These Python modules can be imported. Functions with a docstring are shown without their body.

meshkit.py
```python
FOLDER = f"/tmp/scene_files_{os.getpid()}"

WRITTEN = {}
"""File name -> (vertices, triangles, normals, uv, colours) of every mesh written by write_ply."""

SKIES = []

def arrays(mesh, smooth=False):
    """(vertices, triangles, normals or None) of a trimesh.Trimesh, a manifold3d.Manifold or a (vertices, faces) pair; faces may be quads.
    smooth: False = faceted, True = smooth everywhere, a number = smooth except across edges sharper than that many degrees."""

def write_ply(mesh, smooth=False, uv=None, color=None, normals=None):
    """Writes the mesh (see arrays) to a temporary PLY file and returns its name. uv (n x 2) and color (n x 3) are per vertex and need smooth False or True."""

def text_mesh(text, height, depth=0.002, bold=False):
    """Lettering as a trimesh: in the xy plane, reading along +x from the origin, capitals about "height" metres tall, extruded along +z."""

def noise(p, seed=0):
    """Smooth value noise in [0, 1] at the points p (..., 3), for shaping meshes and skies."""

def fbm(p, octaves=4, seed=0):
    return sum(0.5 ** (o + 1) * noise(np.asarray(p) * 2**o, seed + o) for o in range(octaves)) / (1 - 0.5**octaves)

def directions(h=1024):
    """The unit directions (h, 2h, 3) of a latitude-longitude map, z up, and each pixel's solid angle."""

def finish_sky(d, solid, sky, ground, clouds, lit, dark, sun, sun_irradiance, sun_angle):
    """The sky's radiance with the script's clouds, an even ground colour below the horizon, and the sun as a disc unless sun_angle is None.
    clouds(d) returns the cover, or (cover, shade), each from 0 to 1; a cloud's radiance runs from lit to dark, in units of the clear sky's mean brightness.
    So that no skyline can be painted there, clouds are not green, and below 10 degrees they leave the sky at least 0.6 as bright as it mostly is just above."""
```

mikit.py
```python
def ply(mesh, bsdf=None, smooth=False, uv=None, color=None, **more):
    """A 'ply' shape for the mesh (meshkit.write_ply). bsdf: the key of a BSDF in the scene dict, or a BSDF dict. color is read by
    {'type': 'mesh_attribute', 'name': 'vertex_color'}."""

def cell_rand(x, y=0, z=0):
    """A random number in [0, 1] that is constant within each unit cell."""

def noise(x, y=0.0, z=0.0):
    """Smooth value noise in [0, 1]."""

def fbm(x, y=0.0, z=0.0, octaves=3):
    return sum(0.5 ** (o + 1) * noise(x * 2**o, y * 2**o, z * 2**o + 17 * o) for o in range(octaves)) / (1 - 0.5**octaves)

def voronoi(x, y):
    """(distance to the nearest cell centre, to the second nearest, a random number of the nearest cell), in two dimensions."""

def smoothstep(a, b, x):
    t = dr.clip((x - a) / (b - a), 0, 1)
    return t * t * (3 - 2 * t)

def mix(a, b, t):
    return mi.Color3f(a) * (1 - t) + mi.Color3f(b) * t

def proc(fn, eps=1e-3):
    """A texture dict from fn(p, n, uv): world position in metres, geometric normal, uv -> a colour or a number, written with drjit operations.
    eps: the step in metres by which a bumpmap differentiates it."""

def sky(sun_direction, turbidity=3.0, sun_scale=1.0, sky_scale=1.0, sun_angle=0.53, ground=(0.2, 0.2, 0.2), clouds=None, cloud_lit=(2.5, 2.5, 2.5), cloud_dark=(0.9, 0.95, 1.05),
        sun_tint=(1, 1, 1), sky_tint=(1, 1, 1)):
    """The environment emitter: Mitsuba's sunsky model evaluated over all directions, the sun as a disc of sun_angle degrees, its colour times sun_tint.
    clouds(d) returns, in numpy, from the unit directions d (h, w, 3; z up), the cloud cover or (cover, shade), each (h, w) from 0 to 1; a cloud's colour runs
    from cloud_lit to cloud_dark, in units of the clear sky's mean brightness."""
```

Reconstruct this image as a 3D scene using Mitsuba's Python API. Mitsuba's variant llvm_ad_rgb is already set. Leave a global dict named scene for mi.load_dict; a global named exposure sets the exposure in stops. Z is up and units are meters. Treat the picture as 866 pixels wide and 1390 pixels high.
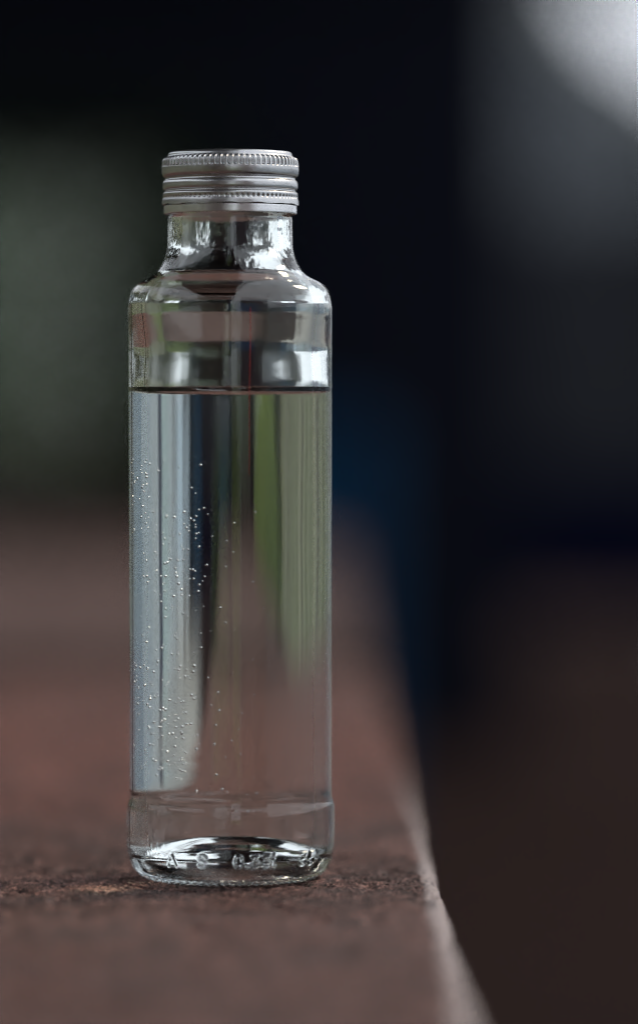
import math, random
import numpy as np, trimesh
import drjit as dr
import mitsuba as mi
import meshkit, mikit
from mikit import ply, proc, noise, fbm, voronoi, smoothstep, mix
from scipy.interpolate import PchipInterpolator

random.seed(7)
rng = np.random.default_rng(7)
T = mi.ScalarTransform4f
scene, labels = {}, {}

# ---------------------------------------------------------------- camera, sky, exposure
S = 0.18e-3                       # metres per photo pixel at the bottle
F = 5700.0                        # focal length in photo pixels
D = F * S                         # camera to bottle axis
CX, HY, EYE = 312.8, 530.0, 0.1192
cam = np.array([(433 - CX) * S, -D, EYE])
aim = cam + np.array([0, 1.0, -(695 - HY) / F])
scene['camera'] = {
    'type': 'thinlens', 'fov': math.degrees(2 * math.atan(433 / F)), 'fov_axis': 'x',
    'to_world': T().look_at(origin=cam.tolist(), target=aim.tolist(), up=[0, 0, 1]),
    'aperture_radius': 0.0198, 'focus_distance': D - 0.011, 'near_clip': 0.05, 'far_clip': 2000.0}
scene['sky'] = mikit.sky((0.75, 0.45, 0.75), turbidity=3, sun_scale=0.15, sun_angle=14,
                         clouds=lambda d: 1.0, cloud_lit=(2.3, 2.42, 2.6))
exposure = 2.45

# ---------------------------------------------------------------- helpers
def zpx(y): return EYE - (np.asarray(y, float) - HY) * S

def numbered(name):
    if name not in USED:
        USED.add(name); return name
    k = 1
    while f'{name}_{k:03d}' in USED: k += 1
    USED.add(f'{name}_{k:03d}'); return f'{name}_{k:03d}'
USED = set()

def obj(name, mesh, bsdf, parent=None, smooth=False, **kw):
    key = numbered(parent + '__' + name if parent else name)
    scene[key] = ply(mesh, bsdf, smooth=smooth, **kw)
    return key

def thing(name, label, cat, group=None):
    key = numbered(name)
    labels[key] = {'label': label, 'category': cat}
    if group: labels[key]['group'] = group
    return key

def struct(name, mesh, bsdf, smooth=False):
    key = obj(name, mesh, bsdf, None, smooth)
    labels[key] = {'kind': 'structure'}
    return key

def box(x0, x1, y0, y1, z0, z1):
    b = trimesh.creation.box((x1 - x0, y1 - y0, z1 - z0))
    b.apply_translation(((x0 + x1) / 2, (y0 + y1) / 2, (z0 + z1) / 2))
    return b

def lathe(r, z, n=256, rfun=None, zfun=None):
    """Surface of revolution, profile given from the underside outwards and up; outward normals."""
    r, z = np.asarray(r, float), np.asarray(z, float)
    th = np.arange(n) * 2 * np.pi / n
    R = np.repeat(r[:, None], n, 1); Z = np.repeat(z[:, None], n, 1)
    TH = np.repeat(th[None], len(r), 0)
    if rfun is not None: R = R + rfun(TH, Z, R)
    if zfun is not None: Z = Z + zfun(TH, Z, R)
    v = np.stack([R * np.sin(TH), -R * np.cos(TH), Z], -1).reshape(-1, 3)   # theta 0 faces the camera
    i, j = np.meshgrid(np.arange(len(r) - 1), np.arange(n), indexing='ij')
    a, b = i * n + j, i * n + (j + 1) % n
    q = np.stack([a, b, b + n, a + n], -1).reshape(-1, 4)
    f = np.vstack([q[:, [0, 1, 2]], q[:, [0, 2, 3]]])
    return trimesh.Trimesh(v, f, process=False)

def dense(pts, step):
    """Smooth curve through the profile points, resampled by arc length."""
    p = np.asarray(pts, float)
    s = np.concatenate([[0], np.cumsum(np.linalg.norm(np.diff(p, axis=0), axis=1))])
    cr, cz = PchipInterpolator(s, p[:, 0]), PchipInterpolator(s, p[:, 1])
    t = np.linspace(0, s[-1], max(8, int(s[-1] / step)))
    return np.stack([cr(t), cz(t)], 1)

# ---------------------------------------------------------------- materials
def diffuse(c, rough=None):
    return {'type': 'twosided', 'bsdf': {'type': 'diffuse', 'reflectance': {'type': 'rgb', 'value': list(c)}}}
def principled(fn, rough, spec=0.4, bump=None, bscale=1.0, eps=1e-3, **kw):
    b = {'type': 'principled', 'base_color': proc(fn), 'roughness': rough, 'specular': spec, **kw}
    if bump is not None:
        b = {'type': 'bumpmap', 'arbitrary': proc(bump, eps), 'scale': bscale, 'bsdf': b}
    return {'type': 'twosided', 'bsdf': b}

TINT = {'type': 'rgb', 'value': [0.968, 0.995, 0.983]}
scene['mat_glass'] = {'type': 'dielectric', 'int_ior': 1.52, 'ext_ior': 1.0, 'specular_transmittance': TINT}
scene['mat_glass_dry'] = {'type': 'dielectric', 'int_ior': 1.0, 'ext_ior': 1.52}
scene['mat_glass_wet'] = {'type': 'dielectric', 'int_ior': 1.333, 'ext_ior': 1.52}
scene['mat_water_top'] = {'type': 'dielectric', 'int_ior': 1.333, 'ext_ior': 1.0}
scene['mat_bubble'] = {'type': 'dielectric', 'int_ior': 1.0, 'ext_ior': 1.333}
scene['mat_aluminium'] = {'type': 'twosided', 'bsdf': {'type': 'roughconductor', 'material': 'Al', 'alpha': 0.10, 'distribution': 'ggx',
                          'specular_reflectance': {'type': 'rgb', 'value': [0.63, 0.64, 0.645]}}}
scene['mat_band'] = {'type': 'twosided', 'bsdf': {'type': 'roughconductor', 'material': 'Al', 'alpha': 0.09, 'distribution': 'ggx',
                     'specular_reflectance': {'type': 'rgb', 'value': [0.86, 0.87, 0.88]}}}

def table_colour(p, n, uv):
    big = fbm(p.x * 7 + 3.1, p.y * 4 + 1.7, 0.3, 3)
    mid = fbm(p.x * 95, p.y * 70, 2.0, 3)
    fine = fbm(p.x * 2300, p.y * 1500, p.z * 1500, 2)
    grain = fbm(p.x * 420, p.y * 420, 5.0, 2)
    red = smoothstep(0.10, 0.20, p.y) * (1 - smoothstep(0.36, 0.82, p.y))
    c = mix((0.106, 0.055, 0.046), (0.140, 0.080, 0.070), smoothstep(0.3, 0.7, big))
    c = mix(c, (0.165, 0.066, 0.050), red * 0.7)
    c = mix(c, (0.036, 0.027, 0.026), smoothstep(0.48, 0.70, mid) * 0.5)
    c = c * (0.36 + 1.2 * smoothstep(0.25, 0.75, fine)) * (0.66 + 0.66 * smoothstep(0.25, 0.75, grain))
    sp = noise(p.x * 1500 + 40, p.y * 1000, 3.0); sd = noise(p.x * 1300 + 11, p.y * 850, 8.0)
    c = c * (1 + 1.0 * smoothstep(0.70, 0.82, sp)) * (1 - 0.6 * smoothstep(0.70, 0.80, sd))
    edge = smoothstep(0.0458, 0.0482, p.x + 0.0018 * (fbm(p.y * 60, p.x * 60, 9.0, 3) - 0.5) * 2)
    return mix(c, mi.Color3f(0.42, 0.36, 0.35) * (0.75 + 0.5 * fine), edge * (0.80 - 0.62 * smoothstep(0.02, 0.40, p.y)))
scene['mat_table'] = principled(table_colour, 0.7, 0.22)
def bench_colour(p, n, uv):
    a = fbm(p.x * 9, p.y * 6, 3.0, 3)
    return mix((0.070, 0.043, 0.038), (0.105, 0.068, 0.061), smoothstep(0.3, 0.7, a)) * (0.6 + 0.8 * fbm(p.x * 420, p.y * 420, 5.0, 2))
scene['mat_bench'] = principled(bench_colour, 0.8, 0.12)
scene['mat_table_leg'] = diffuse((0.10, 0.07, 0.06))

# ---------------------------------------------------------------- the setting
GZ = -0.75                        # ground below the table tops (z = 0)
def grass_colour(p, n, uv):
    a = fbm(p.x * 0.7, p.y * 0.7, 0.0, 3); b = fbm(p.x * 14, p.y * 14, 4.0, 2)
    return mix((0.09, 0.14, 0.035), (0.18, 0.25, 0.07), a) * (0.55 + 0.9 * b)
scene['mat_grass'] = principled(grass_colour, 0.9, 0.1)
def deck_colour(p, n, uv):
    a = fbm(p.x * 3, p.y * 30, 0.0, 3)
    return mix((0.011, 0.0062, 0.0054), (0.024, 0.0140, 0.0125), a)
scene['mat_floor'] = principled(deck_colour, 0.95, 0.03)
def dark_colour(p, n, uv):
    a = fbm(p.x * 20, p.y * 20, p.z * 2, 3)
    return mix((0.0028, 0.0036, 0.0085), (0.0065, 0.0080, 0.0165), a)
scene['mat_dark_timber'] = principled(dark_colour, 0.85, 0.1)  # near-black, so the background shade sits in the colour
def beam_colour(p, n, uv):
    a = fbm(p.x * 2, p.y * 2, p.z * 25, 3)
    return mix((0.30, 0.20, 0.185), (0.42, 0.30, 0.275), a)
scene['mat_beam'] = principled(beam_colour, 0.75, 0.2)
def gravel_colour(p, n, uv):
    a = fbm(p.x * 30, p.y * 30, 1.0, 3)
    return mix((0.20, 0.195, 0.18), (0.34, 0.33, 0.31), a)
scene['mat_gravel'] = principled(gravel_colour, 0.9, 0.2)

struct('ground', box(-400, 400, -400, 400, GZ - 0.3, GZ - 0.008), 'mat_grass')
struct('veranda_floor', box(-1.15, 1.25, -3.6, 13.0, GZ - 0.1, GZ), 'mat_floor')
struct('gravel_path', box(1.25, 9.0, -6, 22, GZ - 0.1, GZ - 0.004), 'mat_gravel')

# unseen roof added to keep sky off the scene: boards on rafters
roof = thing('added_roof', 'added dark timber roof overhead, out of view, shading the background', 'roof')
for k in range(14):
    y0 = -3.4 + k * 0.9
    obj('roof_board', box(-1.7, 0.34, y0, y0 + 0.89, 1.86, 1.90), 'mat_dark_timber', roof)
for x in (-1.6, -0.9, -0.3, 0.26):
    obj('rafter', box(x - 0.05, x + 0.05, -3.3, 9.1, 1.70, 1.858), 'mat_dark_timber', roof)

def wx(px, depth): return cam[0] + (px - 433) / F * depth
def wz(py, depth): return EYE - (py - HY) / F * depth

# added wall, near-black for the background shade; window opening left, open bay right
YW = 9.0; DW = YW + D
scene['mat_sill'] = diffuse((0.10, 0.085, 0.075))
bw = thing('added_back_wall', 'added near-black wall standing for the dark background, out of focus behind bottle', 'wall')
xl, xw, xr = wx(-95, DW), wx(215, DW), wx(708, DW)
zt, zb, ztop = wz(225, DW), wz(605, DW), 1.13
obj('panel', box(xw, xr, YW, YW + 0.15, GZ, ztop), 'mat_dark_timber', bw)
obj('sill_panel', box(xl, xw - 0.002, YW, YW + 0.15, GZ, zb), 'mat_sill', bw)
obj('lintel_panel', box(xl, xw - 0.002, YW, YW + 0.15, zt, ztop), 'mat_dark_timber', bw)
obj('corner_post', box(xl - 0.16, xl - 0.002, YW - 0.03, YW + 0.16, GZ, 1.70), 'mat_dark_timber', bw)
obj('sky_block_beam', box(-2.6, 2.6, YW - 0.04, YW + 0.16, ztop + 0.003, 1.69), 'mat_dark_timber', bw)  # added above the view, widened to block low sky behind the glass
obj('sky_gap_board', box(-1.75, 0.36, 9.21, 9.24, 1.70, 1.95), 'mat_dark_timber', roof)  # added board closing a sky gap under the roof end

# grey shed added to fill the open bay, with a pale sloping gable
YS = 13.0; DS = YS + D
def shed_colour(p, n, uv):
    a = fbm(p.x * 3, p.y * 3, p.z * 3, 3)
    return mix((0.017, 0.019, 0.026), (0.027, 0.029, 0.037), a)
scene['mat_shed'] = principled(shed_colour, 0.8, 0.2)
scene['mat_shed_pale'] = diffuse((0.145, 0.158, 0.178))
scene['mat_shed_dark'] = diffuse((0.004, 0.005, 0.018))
def plinth_colour(p, n, uv):
    a = fbm(p.x * 8, p.y * 8, p.z * 8, 3)
    return mix((0.082, 0.050, 0.042), (0.125, 0.084, 0.072), a)
scene['mat_plinth'] = principled(plinth_colour, 0.85, 0.2)
shed = thing('shed', 'added grey shed blurred behind the open bay at right', 'shed')
sx0, sx1 = wx(560, DS), wx(1330, DS)
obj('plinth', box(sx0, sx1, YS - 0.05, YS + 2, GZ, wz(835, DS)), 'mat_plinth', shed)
obj('opening', box(sx0, sx1, YS + 0.02, YS + 2, wz(835, DS) + 0.002, wz(640, DS)), 'mat_shed_dark', shed)  # solid near-black box between plinth and wall, no real gap
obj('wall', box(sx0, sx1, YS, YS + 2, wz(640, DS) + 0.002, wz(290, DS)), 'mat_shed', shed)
gable = trimesh.creation.extrude_polygon(__import__('shapely').geometry.Polygon(
    [(sx0, wz(288, DS)), (sx1, wz(288, DS)), (sx1, wz(185, DS)), (wx(930, DS), wz(125, DS)), (wx(825, DS), wz(50, DS)), (wx(750, DS), wz(-80, DS)), (sx0, wz(-330, DS))]), 2.0)
gable.apply_transform(trimesh.transformations.rotation_matrix(math.pi / 2, [1, 0, 0]))
gable.apply_translation((0, YS + 2, 0))
scene['mat_glow_strip'] = diffuse((0.27, 0.285, 0.29))
scene['mat_blue_panel'] = diffuse((0.035, 0.075, 0.125))
obj('blue_panel', box(wx(1000, DS), wx(1240, DS), YS - 0.04, YS - 0.003, wz(834, DS), wz(200, DS)), 'mat_blue_panel', shed)  # added blue panel out of view, tints a streak in the water
# pale strips along the roof edge, painting the fade of the sky glow
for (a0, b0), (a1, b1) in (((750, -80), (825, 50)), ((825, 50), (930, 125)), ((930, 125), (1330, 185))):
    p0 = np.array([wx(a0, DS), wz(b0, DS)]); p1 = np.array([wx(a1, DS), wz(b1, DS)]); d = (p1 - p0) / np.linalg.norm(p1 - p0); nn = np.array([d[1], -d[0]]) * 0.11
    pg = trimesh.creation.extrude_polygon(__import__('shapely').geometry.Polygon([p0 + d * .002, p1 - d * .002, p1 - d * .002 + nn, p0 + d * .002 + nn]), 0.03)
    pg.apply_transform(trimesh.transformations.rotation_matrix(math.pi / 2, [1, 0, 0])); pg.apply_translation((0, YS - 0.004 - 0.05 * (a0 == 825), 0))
    obj('glow_strip', pg, 'mat_glow_strip', shed)
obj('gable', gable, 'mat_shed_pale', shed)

# unseen wall added to darken reflections; its gap gives the cap a highlight
hw = thing('added_house_wall', 'added brown wall behind the camera, unseen, darkening the reflections', 'wall')
scene['mat_render'] = diffuse((0.13, 0.085, 0.078))
obj('wall', box(-4.6, 0.10, -3.8, -3.6, GZ, 1.855), 'mat_render', hw)
obj('wall', box(0.82, 3.4, -3.8, -3.6, GZ, 1.855), 'mat_render', hw)
obj('gap_post', box(0.10, 0.14, -3.82, -3.58, GZ, 1.86), 'mat_fence_3', hw)  # posts beside the added highlight gap
obj('gap_post', box(0.78, 0.82, -3.82, -3.58, GZ, 1.86), 'mat_fence_3', hw)

# low pale wall added far right to make a bright streak in the water
gw = thing('added_garden_wall', 'added low pale blue grey wall far off at right, giving a streak in the water', 'wall')
scene['mat_house'] = diffuse((0.58, 0.68, 0.76))
scene['mat_coping'] = diffuse((0.66, 0.60, 0.60))
obj('wall', box(2.3, 12.0, 17.0, 17.3, GZ, 0.30), 'mat_house', gw)
obj('coping', box(2.27, 12.03, 16.95, 17.35, 0.303, 0.38), 'mat_coping', gw)
# blue barrel on the floor
def barrel_colour(p, n, uv): return mix((0.001, 0.020, 0.052), (0.002, 0.028, 0.070), fbm(p.x * 5, p.y * 5, p.z * 5, 2))
scene['mat_barrel'] = principled(barrel_colour, 0.8, 0.05)
YB = 6.5; DB = YB + D
bz = wz(575, DB) - GZ
rb = 0.125
br = thing('barrel', 'dark blue barrel standing blurred behind right side of bottle', 'barrel')
prof = dense([(0.001, 0), (rb * .9, 0), (rb * .97, .015), (rb, .05), (rb, bz * .3), (rb * 1.03, bz * .33), (rb, bz * .36), (rb, bz * .63), (rb * 1.03, bz * .66), (rb, bz * .69), (rb, bz - .04), (rb * .95, bz - .01), (rb * .9, bz), (.001, bz)], 0.008)
bm = lathe(prof[:, 0], prof[:, 1], 48); bm.apply_translation((wx(420, DB), YB, GZ))
obj('body', bm, 'mat_barrel', br, smooth=40)
lid = lathe([.001, rb * .8, rb * .8, .001], [0, 0, .012, .012], 48); lid.apply_translation((wx(420, DB), YB, GZ + bz + .001))
obj('lid', lid, 'mat_barrel', br, smooth=30)

# fence added out of view at right, boards toned to make the water streaks
fence = thing('added_board_fence', 'added pale bluish white board fence, toned to give streaks through the water', 'fence')
tones = [(0.72, 0.79, 0.85), (0.60, 0.69, 0.76), (0.80, 0.85, 0.88), (0.70, 0.82, 0.82), (0.46, 0.55, 0.64), (0.78, 0.84, 0.88), (0.14, 0.15, 0.20), (0.34, 0.36, 0.42)]
for i, c in enumerate(tones): scene[f'mat_fence_{i}'] = diffuse(c)
y = 12.4; k = 0
while y > -3.0:
    w = 0.18 + 0.14 * rng.random()
    t = 5 if y > 10.2 else 3 if y > 8.8 else 6 if y > 8.2 else 2 if y > 6.6 else 0 if y > 5.2 else 4 if y > 3.6 else 7 if y > 2.2 else 1
    obj('board', box(3.0, 3.03, y - w, y - 0.003, GZ + 0.05, 0.34 + 0.05 * rng.random()), f'mat_fence_{t}', fence)
    y -= w; k += 1
for zz in (-0.45, 0.15):
    obj('rail', box(3.033, 3.09, -3.0, 12.4, zz, zz + 0.09), 'mat_fence_4', fence)

lf = thing('added_olive_fence', 'added olive grey board fence at left, giving streaks in right side of the water', 'fence')  # unseen fence added for the olive streaks in the water
for i, c in enumerate(((0.44, 0.43, 0.29), (0.54, 0.52, 0.37), (0.36, 0.37, 0.23), (0.60, 0.56, 0.41), (0.28, 0.25, 0.19))): scene[f'mat_olive_{i}'] = diffuse(c)
y = 8.6; k = 0
while y > -3.0:
    w = 0.14 + 0.10 * rng.random()
    obj('board', box(-2.32, -2.29, y - w, y - 0.012, GZ + 0.04, 0.50 + 0.05 * rng.random()), f'mat_olive_{[0, 1, 2, 0, 3, 1, 4, 0, 1, 2][k % 10]}', lf)
    y -= w; k += 1
for zz in (-0.45, 0.2):
    obj('rail', box(-2.37, -2.323, -3.0, 8.6, zz, zz + 0.09), 'mat_olive_0', lf)


# leaves: shrubs along the left side
def shrub(name, label, x, y, rx, ry, h, n, cols, group=None):
    key = thing(name, label, 'shrub', group)
    u = rng.normal(size=(n, 3)); u /= np.linalg.norm(u, axis=1, keepdims=True)
    rad = rng.random(n) ** 0.35
    lump = 0.72 + 0.5 * meshkit.fbm(u * 2.2 + x, 3, 5)
    c = u * rad[:, None] * lump[:, None] * np.array([rx, ry, h / 2]) + [x, y, GZ + h / 2 + 0.03]
    a = rng.normal(size=(n, 3)); a /= np.linalg.norm(a, axis=1, keepdims=True)
    b = np.cross(a, rng.normal(size=(n, 3))); b /= np.linalg.norm(b, axis=1, keepdims=True)
    L = (0.05 + 0.04 * rng.random(n))[:, None]
    q = np.stack([c - a * L, c + b * L * .45, c + a * L, c - b * L * .45], 1)
    q[..., 2] = np.maximum(q[..., 2], GZ + 0.01)
    v = q.reshape(-1, 3); i = np.arange(n)[:, None] * 4
    f = np.vstack([i + [0, 1, 2], i + [0, 2, 3]])
    kx = obj('leaves', trimesh.Trimesh(v, f, process=False), cols, key)
    labels[kx] = {'kind': 'stuff'}
    st = trimesh.util.concatenate([trimesh.creation.cylinder(0.02, segment=[[x, y, GZ], [x + dx, y + dy, GZ + h * .7]], sections=8) for dx, dy in ((0, 0), (rx * .4, 0), (-rx * .4, ry * .2))])
    obj('stems', st, 'mat_table_leg', key)
for nm, c in (('olive', (0.105, 0.115, 0.062)), ('grey', (0.24, 0.28, 0.225)), ('lime', (0.42, 0.50, 0.20))):
    scene['mat_leaf_' + nm] = {'type': 'twosided', 'bsdf': {'type': 'principled', 'base_color': {'type': 'rgb', 'value': list(c)}, 'roughness': 0.6, 'specular': 0.3}}
shrub('shrub', 'grey green shrub blurred beyond the window opening at left', -1.0, 14.5, 1.2, 0.7, 2.6, 6000, 'mat_leaf_grey')
shrub('lime_shrub', 'bright lime green shrub seen as a green streak in the water', -1.62, 9.0, 0.55, 0.5, 1.0, 4500, 'mat_leaf_lime')
ORD = ['at its far end', 'second from its far end', 'third from its far end', 'fourth from its far end', 'third from its near end', 'second from its near end', 'at its near end', 'past its near end by the added wall']
for i, (x, y) in enumerate(((-2.75, 11.2), (-3.3, 8.6), (-3.6, 6.3), (-3.6, 4.2), (-3.7, 2.0), (-3.6, -0.2), (-3.6, -2.2), (-3.2, -4.3))):
    shrub('added_olive_shrub', f'added olive green shrub blocking low sky behind the left fence, {ORD[i]}', x, y, 0.9, 1.3, 2.7, 5000, 'mat_leaf_olive', 'added olive shrubs in a row at left')  # row added to keep low sky out of the glass and cap

def leaf_cloud(n, centre, radii, size, seed):
    r_ = np.random.default_rng(seed)
    u = r_.normal(size=(n, 3)); u /= np.linalg.norm(u, axis=1, keepdims=True)
    lump = 0.65 + 0.65 * meshkit.fbm(u * 2.4 + seed, 3, seed)
    c = u * (r_.random(n) ** 0.4 * lump)[:, None] * np.array(radii) + centre
    a = r_.normal(size=(n, 3)); a /= np.linalg.norm(a, axis=1, keepdims=True)
    b = np.cross(a, r_.normal(size=(n, 3))); b /= np.linalg.norm(b, axis=1, keepdims=True)
    L = (size * (0.7 + 0.6 * r_.random(n)))[:, None]
    q = np.stack([c - a * L, c + b * L * .5, c + a * L, c - b * L * .5], 1)
    i = np.arange(n)[:, None] * 4
    return trimesh.Trimesh(q.reshape(-1, 3), np.vstack([i + [0, 1, 2], i + [0, 2, 3]]), process=False)
tr = thing('tree', 'dark green tree added at right to block the sky, showing dark inside the bottle shoulder', 'tree')  # unseen foliage added to cut the white sky patch in the glass
ck = obj('crown', leaf_cloud(7000, (2.35, 12.2, 1.55), (0.80, 0.8, 1.35), 0.07, 5), 'mat_leaf_dark', tr); labels[ck] = {'kind': 'stuff'}
obj('trunk', trimesh.creation.cylinder(0.07, segment=[[2.35, 12.2, GZ], [2.38, 12.2, 1.6]], sections=12), 'mat_table_leg', tr)

# dark creeper added to soften the bright patch in the window opening
cr = thing('added_creeper', 'dark climbing plant added to soften the bright window opening of the back wall', 'plant')
def leaf_quads(c, size):
    n = len(c)
    a = rng.normal(size=(n, 3)); a /= np.linalg.norm(a, axis=1, keepdims=True)
    b = np.cross(a, rng.normal(size=(n, 3))); b /= np.linalg.norm(b, axis=1, keepdims=True)
    L = (size * (0.7 + 0.6 * rng.random(n)))[:, None]
    q = np.stack([c - a * L, c + b * L * .5, c + a * L, c - b * L * .5], 1)
    i = np.arange(n)[:, None] * 4
    return trimesh.Trimesh(q.reshape(-1, 3), np.vstack([i + [0, 1, 2], i + [0, 2, 3]]), process=False)
cc = []
for cnt, px, py, sx, sy in ((300, 232, 330, 45, 110), (260, 60, 205, 120, 45), (200, 220, 560, 45, 70)  , (60, 60, 645, 130, 30)):
    g = rng.normal(size=(cnt, 3))
    cc.append(np.stack([wx(px + g[:, 0] * sx, DW - .3), YW - .25 + .1 * np.clip(g[:, 2], -1.5, 1.5), wz(py + g[:, 1] * sy, DW - .3)], 1))
cc = np.vstack(cc)
scene['mat_leaf_dark'] = diffuse((0.016, 0.022, 0.014))
lk = obj('leaves', leaf_quads(cc, 0.034), 'mat_leaf_dark', cr); labels[lk] = {'kind': 'stuff'}
vine = [trimesh.creation.cylinder(0.008, segment=[[wx(p0, DW), YW - .06, GZ], [wx(p1, DW), YW - .1, wz(q1, DW)]], sections=6) for p0, p1, q1 in ((260, 225, 240), (235, 215, 480), (250, 120, 215))]
obj('stems', trimesh.util.concatenate(vine), 'mat_table_leg', cr)

# ---------------------------------------------------------------- tables
EDGE_X = 0.0515; RND = 0.0042
def table_top(xs, ys, y_end_round, seed, fine):
    """Top sheet that rolls over its right edge; xs run along the surface, the last ones round the edge and down."""
    arc = RND * math.pi / 2
    xc = EDGE_X - RND
    X = np.minimum(xs, xc); over = np.clip((xs - xc) / RND, 0, math.pi / 2); down = np.maximum(xs - xc - arc, 0)
    px = X + RND * np.sin(over); pz = -RND * (1 - np.cos(over)) - down
    nx, nz = np.sin(over), np.cos(over)
    P = np.stack([np.repeat(px[:, None], len(ys), 1), np.repeat(ys[None], len(xs), 0), np.repeat(pz[:, None], len(ys), 1)], -1)
    q = np.stack([np.repeat(xs[:, None], len(ys), 1), P[..., 1], np.full(P.shape[:2], seed * 1.0)], -1)
    big = (meshkit.fbm(q * [60, 60, 1], 3, 1) - .5) * 0.0011
    mid = (meshkit.fbm(q * [420, 420, 1], 2, 2) - .5) * 0.0003
    pit = -np.clip(meshkit.fbm(q * [150, 110, 1], 2, 3) - .60, 0, 1) * 0.0045
    chip = (meshkit.fbm(q * [300, 160, 1], 3, 6) - .56) * np.clip((q[..., 0] - (xc - 0.001)) / 0.001, 0, 1)
    pit = pit - np.clip(chip, 0, 1) * 0.007
    gr = ((meshkit.noise(q * [1500, 1500, 1], 4) - .5) * 0.00045 + (meshkit.noise(q * [2400, 2400, 1] + 5, 8) - .5) * 0.0003) if fine else 0
    h = big + mid + pit + gr
    r2 = np.hypot(P[..., 0], P[..., 1])
    lim = -0.00005
    h = np.where(r2 < 0.027, np.minimum(h - 0.0002, lim), h - 0.0006)
    P[..., 0] += h * nx[:, None]; P[..., 2] += h * nz[:, None]
    n = len(ys)
    i, j = np.meshgrid(np.arange(len(xs) - 1), np.arange(n - 1), indexing='ij')
    a = i * n + j
    quads = np.stack([a, a + n, a + n + 1, a + 1], -1).reshape(-1, 4)
    return (P.reshape(-1, 3), quads)

def spread(*seg):
    return np.unique(np.concatenate([np.arange(a, b, s) for a, b, s in seg]))
xs = spread((-0.82, -0.08, 0.006), (-0.08, EDGE_X - RND + RND * math.pi / 2 + 0.004, 0.00022), (EDGE_X + 0.008, EDGE_X + 0.05, 0.004))
ys = spread((-0.42, -0.07, 0.0012), (-0.07, -0.04, 0.0003), (-0.04, 0.025, 0.00022), (0.025, 0.06, 0.0003), (0.06, 0.2, 0.0008), (0.2, 0.80, 0.003))
Y_FAR = 0.80
tb = thing('table', 'reddish brown rough table top with a worn pale edge under the bottle', 'table')
obj('top', table_top(xs, ys, None, 1, True), 'mat_table', tb, smooth=True)
obj('slab', box(-0.82, EDGE_X - 0.001, -0.42, 0.799, -0.042, -0.006), 'mat_table_leg', tb)
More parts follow.
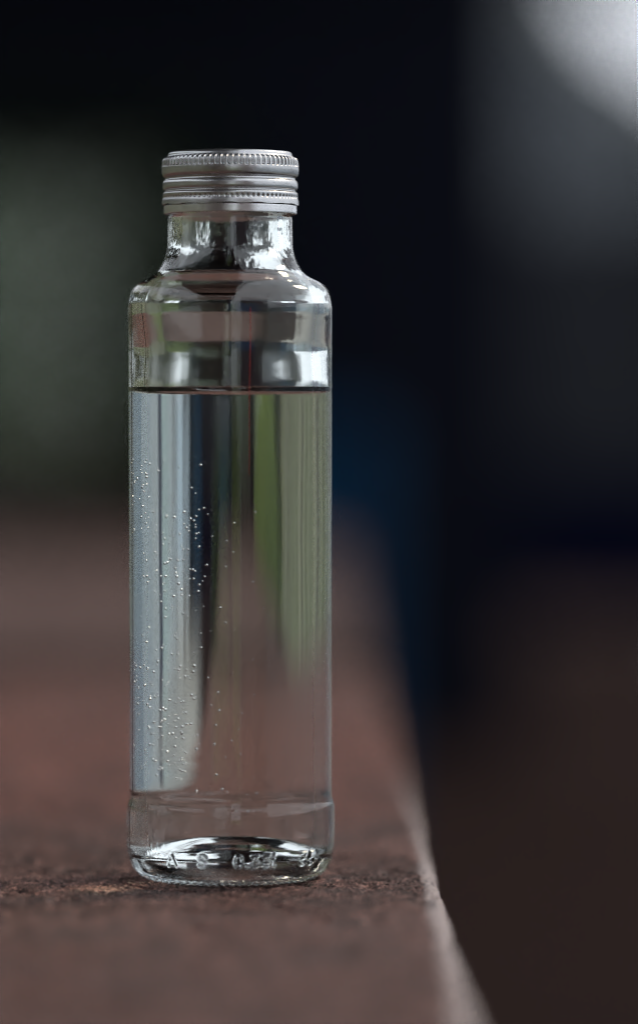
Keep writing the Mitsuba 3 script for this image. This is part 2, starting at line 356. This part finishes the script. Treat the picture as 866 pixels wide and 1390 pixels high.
def frame(t, x0, x1, y0, y1):
    for a in ((x0, x1, y0, y0 + .02), (x0, x1, y1 - .02, y1), (x0, x0 + .02, y0 + .022, y1 - .022), (x1 - .02, x1, y0 + .022, y1 - .022)):
        obj('apron', box(*a, -0.12, -0.044), 'mat_table_leg', t)
    for lx in (x0 + .022, x1 - .072):
        for ly in (y0 + .022, y1 - .072):
            obj('leg', box(lx, lx + .05, ly, ly + .05, GZ, -0.044), 'mat_table_leg', t)
frame(tb, -0.58, EDGE_X - .04, -0.38, 0.76)
xs2 = spread((-0.27, EDGE_X - RND - 0.0005, 0.006), (EDGE_X - RND, EDGE_X + 0.006, 0.0008), (EDGE_X + 0.008, EDGE_X + 0.05, 0.004))
ys2 = spread((0.875, 2.3, 0.006))
t2 = thing('bench', 'narrow reddish brown bench blurred behind the table, in line with its edge', 'bench')
obj('top', table_top(xs2, ys2, None, 2, False), 'mat_bench', t2, smooth=True)
obj('slab', box(-0.27, EDGE_X - 0.001, 0.876, 2.293, -0.042, -0.006), 'mat_table_leg', t2)
frame(t2, -0.24, EDGE_X - .04, 0.91, 2.26)

for k_ in list(scene):                      # both stand a third of a degree off the line of sight
    if k_.startswith(('table__', 'bench__')): scene[k_]['to_world'] = T().rotate([0, 0, 1], 0.33)

# ---------------------------------------------------------------- the bottle
def P(hw, y): return (hw * S, float(zpx(y)))
Z0 = 0.0
bot = thing('glass_bottle', 'clear glass bottle of still water with a ribbed silver screw cap', 'bottle')

# writing moulded into the heel, as a height field over (angle, z)
from PIL import Image, ImageDraw, ImageFont
import glob
font = ImageFont.truetype(glob.glob('/opt/blender-*/*/datafiles/fonts/Inter.woff2')[0], 105)
PXM = 24000                        # raster pixels per metre of heel
def raster():
    W, H = int(0.062 * PXM), int(0.006 * PXM)
    im = Image.new('L', (W, H), 0); d = ImageDraw.Draw(im)
    for txt, xm in (('A', 0.0150), ('S', 0.0232), ('0.33l', 0.0320), ('35', 0.0495)):
        d.text((xm * PXM, H * 0.90), txt, 255, font, anchor='ls', stroke_width=3)
    from scipy.ndimage import gaussian_filter
    return gaussian_filter(np.asarray(im, float) / 255, 3.0)
GLYPH = raster()
HR = 141 * S
def emboss(th, z):
    from scipy.ndimage import map_coordinates
    t = (th + np.pi) % (2 * np.pi) - np.pi
    xm = t * HR + 0.031
    zz = z - 0.0042
    rows = GLYPH.shape[0] - zz * PXM; cols = xm * PXM
    return map_coordinates(GLYPH, [rows, cols], order=1, mode='constant', cval=0.0)

def ripple(th, z, r):
    """Slight vertical striae of moulded glass, a few micrometres deep."""
    q = np.stack([np.sin(th) * 5.0, np.cos(th) * 5.0, z * 18.0], -1)
    q2 = np.stack([np.sin(th) * 17.0, np.cos(th) * 17.0, z * 14.0 + 7], -1)
    return (meshkit.fbm(q, 2, 11) - .5) * 7e-5 + (meshkit.noise(q2, 12) - .5) * 1.2e-5

def seam(th, z):
    t = (th + np.pi) % (2 * np.pi) - np.pi
    return 7e-5 * np.exp(-(((t + 1.285) * 0.0247) / 0.00022) ** 2) * (z > 0.003) * (z < 0.14)
def outer_r(th, z, r):
    body = np.clip((r - 0.012) / 0.006, 0, 1)
    return ripple(th, z, r) * body + emboss(th, z) * 0.00050 + seam(th, z)
def outer_z(th, z, r):
    # stippled bearing ring
    w = np.exp(-((r - 117 * S) / (7 * S)) ** 2)
    tooth = np.abs(((th * 68 / (2 * np.pi)) % 1.0) * 2 - 1)
    return np.where(z < 0.004, w * tooth * 0.00045, 0)

base = [(0.00002, .0042), (40 * S, .0038), (80 * S, .0022), (100 * S, .0006), (110 * S, .00005), (115 * S, .00002), (121 * S, .0006)]
heel = [P(128, 1184.5), P(134.5, 1175), P(139, 1163), P(141.3, 1150), P(141.8, 1130), P(141.6, 1110), P(141.2, 1099), P(140.2, 1092), P(138.2, 1085), P(137.4, 1079), P(137.3, 1070)]
body = [P(137.3, 1000), P(137.4, 800), P(137.6, 600), P(138, 450), P(138.2, 420), P(137.4, 410), P(134.5, 398), P(129.5, 389.5), P(121, 382.5), P(110, 377), P(103.5, 373.2), P(97, 367), P(91.5, 358), P(87.2, 346), P(85, 334), P(84.4, 315), P(84.2, 296), P(82, 293), P(80, 285), P(80, 212), P(77, 209.5), P(72, 209), P(68, 211)]
outer = np.vstack([dense(base, 0.0003), dense([base[-1]] + heel, 0.00022)[1:], dense([heel[-1]] + body, 0.0005)[1:]])
obj('body', lathe(outer[:, 0], outer[:, 1], 1200, outer_r, outer_z), 'mat_glass', bot, smooth=True)

WALL = 112.5
floor = [(0.00002, .0102), (30 * S, .0100), (60 * S, .0090), (85 * S, .0072), (98 * S, .0062), (106 * S, .0066), (111 * S, .0085), (113.2 * S, .0125), P(WALL + 1.5, 1100), P(WALL, 1040)]
wall = [P(WALL, 900), P(WALL, 700), P(WALL, 545), P(WALL, 524.5)]
dry = [P(WALL, 524.5), P(WALL - .1, 517), P(WALL - .7, 505), P(WALL - 1.4, 492), P(WALL - 2.0, 480), P(WALL - 2.1, 474), P(WALL - 1.6, 468), P(WALL - .6, 459), P(WALL + .8, 447), P(WALL + 2.2, 435), P(WALL + 3.4, 424), P(WALL + 3.6, 415), P(WALL + 1.5, 406), P(WALL - 3, 397), P(102, 389.5), P(94, 382), P(86, 373), P(78, 363), P(71, 350), P(66.5, 336), P(65, 320), P(64.5, 300), P(64, 285), P(64, 211)]
def inner_r(th, z, r):
    t = (th + np.pi) % (2 * np.pi) - np.pi
    flaw = np.exp(-((t + 0.93) / 0.13) ** 2 - ((z - 0.0125) / 0.0052) ** 2)
    return inner_wave(th, z, r) + flaw * (meshkit.fbm(np.stack([t * 34, z * 420, t * 0], -1), 2, 51) - .5) * 9e-4
def inner_wave(th, z, r):
    q = np.stack([np.sin(th) * 3.0, np.cos(th) * 3.0, z * 25.0], -1)
    q2 = np.stack([np.sin(th) * 14.0, np.cos(th) * 14.0, z * 12.0], -1)
    return ((meshkit.fbm(q, 2, 21) - .5) * (1.2e-4 - 0.8e-4 * np.clip((z - float(zpx(540))) / .003, 0, 1)) + (meshkit.noise(q2, 22) - .5) * 3e-5
            + (meshkit.fbm(np.stack([np.sin(th) * 16, np.cos(th) * 16, z * 900], -1), 2, 23) - .5) * 6e-5 * np.clip((z - float(zpx(385))) / 0.002, 0, 1)) * np.clip(r / 0.012, 0, 1)
wet = np.vstack([dense(floor, 0.0003), dense([floor[-1]] + wall, 0.0008)[1:]])
dryp = dense(dry, 0.0004)
dm = lathe(dryp[:, 0], dryp[:, 1], 720, inner_r)
obj('inner_wall', dm, 'mat_glass_dry', bot, smooth=True)

wt = thing('water', 'clear still water filling bottle to just below its shoulder', 'water')
obj('volume', lathe(wet[:, 0], wet[:, 1], 720, inner_r), 'mat_glass_wet', wt, smooth=True)
t = np.linspace(0, 1, 90) ** 1.6
rr = WALL * S * (1 - t) + 0.00002 * t
ztop_w = zpx(524.5); flat = zpx(535.5)
zz = flat + (ztop_w - flat) * np.exp(-(WALL * S - rr) / 0.0020)
wsurf = lathe(rr, zz, 720, lambda th, z, r: inner_r(th, np.full_like(z, ztop_w), np.full_like(r, WALL * S)) * (r / (WALL * S)))
obj('surface', wsurf, 'mat_water_top', wt, smooth=True)

# bubbles clinging to the inside of the glass
ico = trimesh.creation.icosphere(2)
def wall_angle(px, n=1.52):
    b = (px - CX) * S; R, ri = 137.4 * S, WALL * S
    b = np.clip(b, -R * .985, R * .985)
    return math.asin(b / R) + math.asin(b / (n * ri)) - math.asin(b / (n * R))
spots = []
for cnt, x0, x1, y0, y1 in ((36, 178, 205, 622, 720), (46, 196, 275, 620, 800), (48, 222, 290, 680, 900), (22, 180, 225, 720, 900),
                            (120, 180, 258, 898, 1050), (18, 240, 275, 850, 1010), (30, 262, 352, 690, 1075), (8, 290, 350, 990, 1100)):
    for _ in range(cnt):
        spots.append((x0 + (x1 - x0) * rng.random(), y0 + (y1 - y0) * rng.random(), 1.05 + 0.95 * rng.random() ** 1.6))
bb = []
for px, py, rad in spots:
    a = wall_angle(px); rad *= S * 1.0
    rc = WALL * S - rad - 0.00016
    m = ico.copy(); m.apply_scale(rad)
    m.apply_translation((rc * math.sin(a), -rc * math.cos(a), zpx(py) ))
    bb.append(m)
bk = obj('bubbles', trimesh.util.concatenate(bb), 'mat_bubble', wt, smooth=True)
labels[bk] = {'kind': 'stuff', 'label': 'tiny air bubbles clinging inside the glass'}

# ---------------------------------------------------------------- cap
CXC = 1.2 * S
def C(hw, y): return (hw * S, float(zpx(y)))
capo = [C(88, 278.8), C(92.6, 278.6), C(92.2, 274), C(91.2, 268), C(91.2, 264), C(90.2, 262), C(88.2, 260.6), C(88.0, 259.2), C(90.6, 257.4), C(91.4, 254), C(91.3, 250), C(90.3, 247),
        C(88.0, 244.2), C(87.8, 242.6), C(90.6, 240), C(92.2, 236.5), C(92.6, 231), C(92.4, 226), C(91.8, 219), C(89.4, 215.2), C(85.6, 213.6), C(84.2, 212), C(83.6, 209.6), C(81.5, 207.2), C(78, 206.4), C(40, 206.2), C(0.1, 206.2)]
cp = dense(capo, 0.00012)
def cap_r(th, z, r):
    lo, hi = float(zpx(227.5)), float(zpx(213.2))
    w = np.clip((z - lo) / 0.0004, 0, 1) * np.clip((hi - z) / 0.0003, 0, 1) * (r > 84 * S)
    k = (th * 72 / (2 * np.pi)) % 1.0
    groove = np.clip((np.abs(k - .5) * 2 - .35) / .4, 0, 1)
    out = -0.00060 * w * groove
    # bridges of the tear line: small dimples
    zd = float(zpx(268.6))
    kd = ((th * 78 / (2 * np.pi)) % 1.0 - .5) * 2 * np.pi * 91 * S / 78
    out += -0.00040 * np.exp(-((kd / 0.00026) ** 2 + ((z - zd) / 0.00030) ** 2)) * (r > 90 * S)
    q = np.stack([np.sin(th) * 6, np.cos(th) * 6, z * 300], -1)
    out += (meshkit.fbm(q, 3, 31) - .5) * 1.1e-4 * np.clip(r / .01, 0, 1)
    return out
def cap_z(th, z, r):
    # the hem under the cap is slightly uneven
    w = np.clip((float(zpx(272)) - z) / 0.001, 0, 1)
    return w * (meshkit.noise(np.stack([np.sin(th) * 5, np.cos(th) * 5, th * 0], -1), 33) - .5) * 0.0005
cap = bot + '__cap'
USED.add(cap)
scene[cap] = ply(lathe(cp[:, 0], cp[:, 1], 1440, cap_r, cap_z), 'mat_aluminium', smooth=True)
labels[cap] = {'label': 'silver aluminium screw cap with a knurled rim'}
band = dense([C(86, 290.6), C(89.4, 290.9), C(90.0, 289.5), C(89.9, 284), C(89.7, 279.6), C(86, 279.5), C(86, 290.6)], 0.00012)
bandm = lathe(band[:, 0], band[:, 1], 720, lambda th, z, r: (meshkit.fbm(np.stack([np.sin(th) * 4, np.cos(th) * 4, z * 100], -1), 2, 41) - .5) * 1.2e-4)
bdk = obj('tamper_band', bandm, 'mat_band', bot, smooth=35)

# dust specks on the outside of the glass
scene['mat_dust'] = diffuse((0.62, 0.62, 0.60))
dd = []
tiny = trimesh.creation.icosphere(1)
for cnt, x0, x1, y0, y1 in ((48, 438, 449, 740, 1060), (16, 176, 182, 700, 1060), (26, 190, 440, 420, 1060)):
    for _ in range(cnt):
        px, py = x0 + (x1 - x0) * rng.random(), y0 + (y1 - y0) * rng.random()
        a = math.asin(min(.999, max(-.999, (px - CX) / 137.7)))
        m = tiny.copy(); m.apply_scale((0.00004 + 0.00006 * rng.random()) * np.array([1, 1, 0.6 + rng.random()]))
        m.apply_translation((137.75 * S * math.sin(a), -137.75 * S * math.cos(a), float(zpx(py))))
        dd.append(m)
dk = obj('dust', trimesh.util.concatenate(dd), 'mat_dust', bot)
labels[dk] = {'kind': 'stuff'}

# ---------------------------------------------------------------- red line on the glass, a reflection built as a thin tube
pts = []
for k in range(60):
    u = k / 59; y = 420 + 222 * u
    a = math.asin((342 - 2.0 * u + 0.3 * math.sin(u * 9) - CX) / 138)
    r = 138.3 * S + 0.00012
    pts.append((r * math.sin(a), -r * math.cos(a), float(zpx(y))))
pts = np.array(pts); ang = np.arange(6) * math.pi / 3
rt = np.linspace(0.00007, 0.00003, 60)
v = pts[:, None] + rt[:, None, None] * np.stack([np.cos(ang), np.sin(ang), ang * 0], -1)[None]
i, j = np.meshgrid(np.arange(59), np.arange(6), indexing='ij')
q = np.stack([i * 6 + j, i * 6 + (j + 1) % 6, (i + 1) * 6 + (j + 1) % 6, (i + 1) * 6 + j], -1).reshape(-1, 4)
scene['mat_red_line'] = diffuse((0.55, 0.06, 0.05))
tk = obj('red_reflection', (v.reshape(-1, 3), q), 'mat_red_line', None, smooth=True)
labels[tk] = {'label': 'fine red reflection built as a thin tube down the front of the bottle', 'category': 'reflection'}
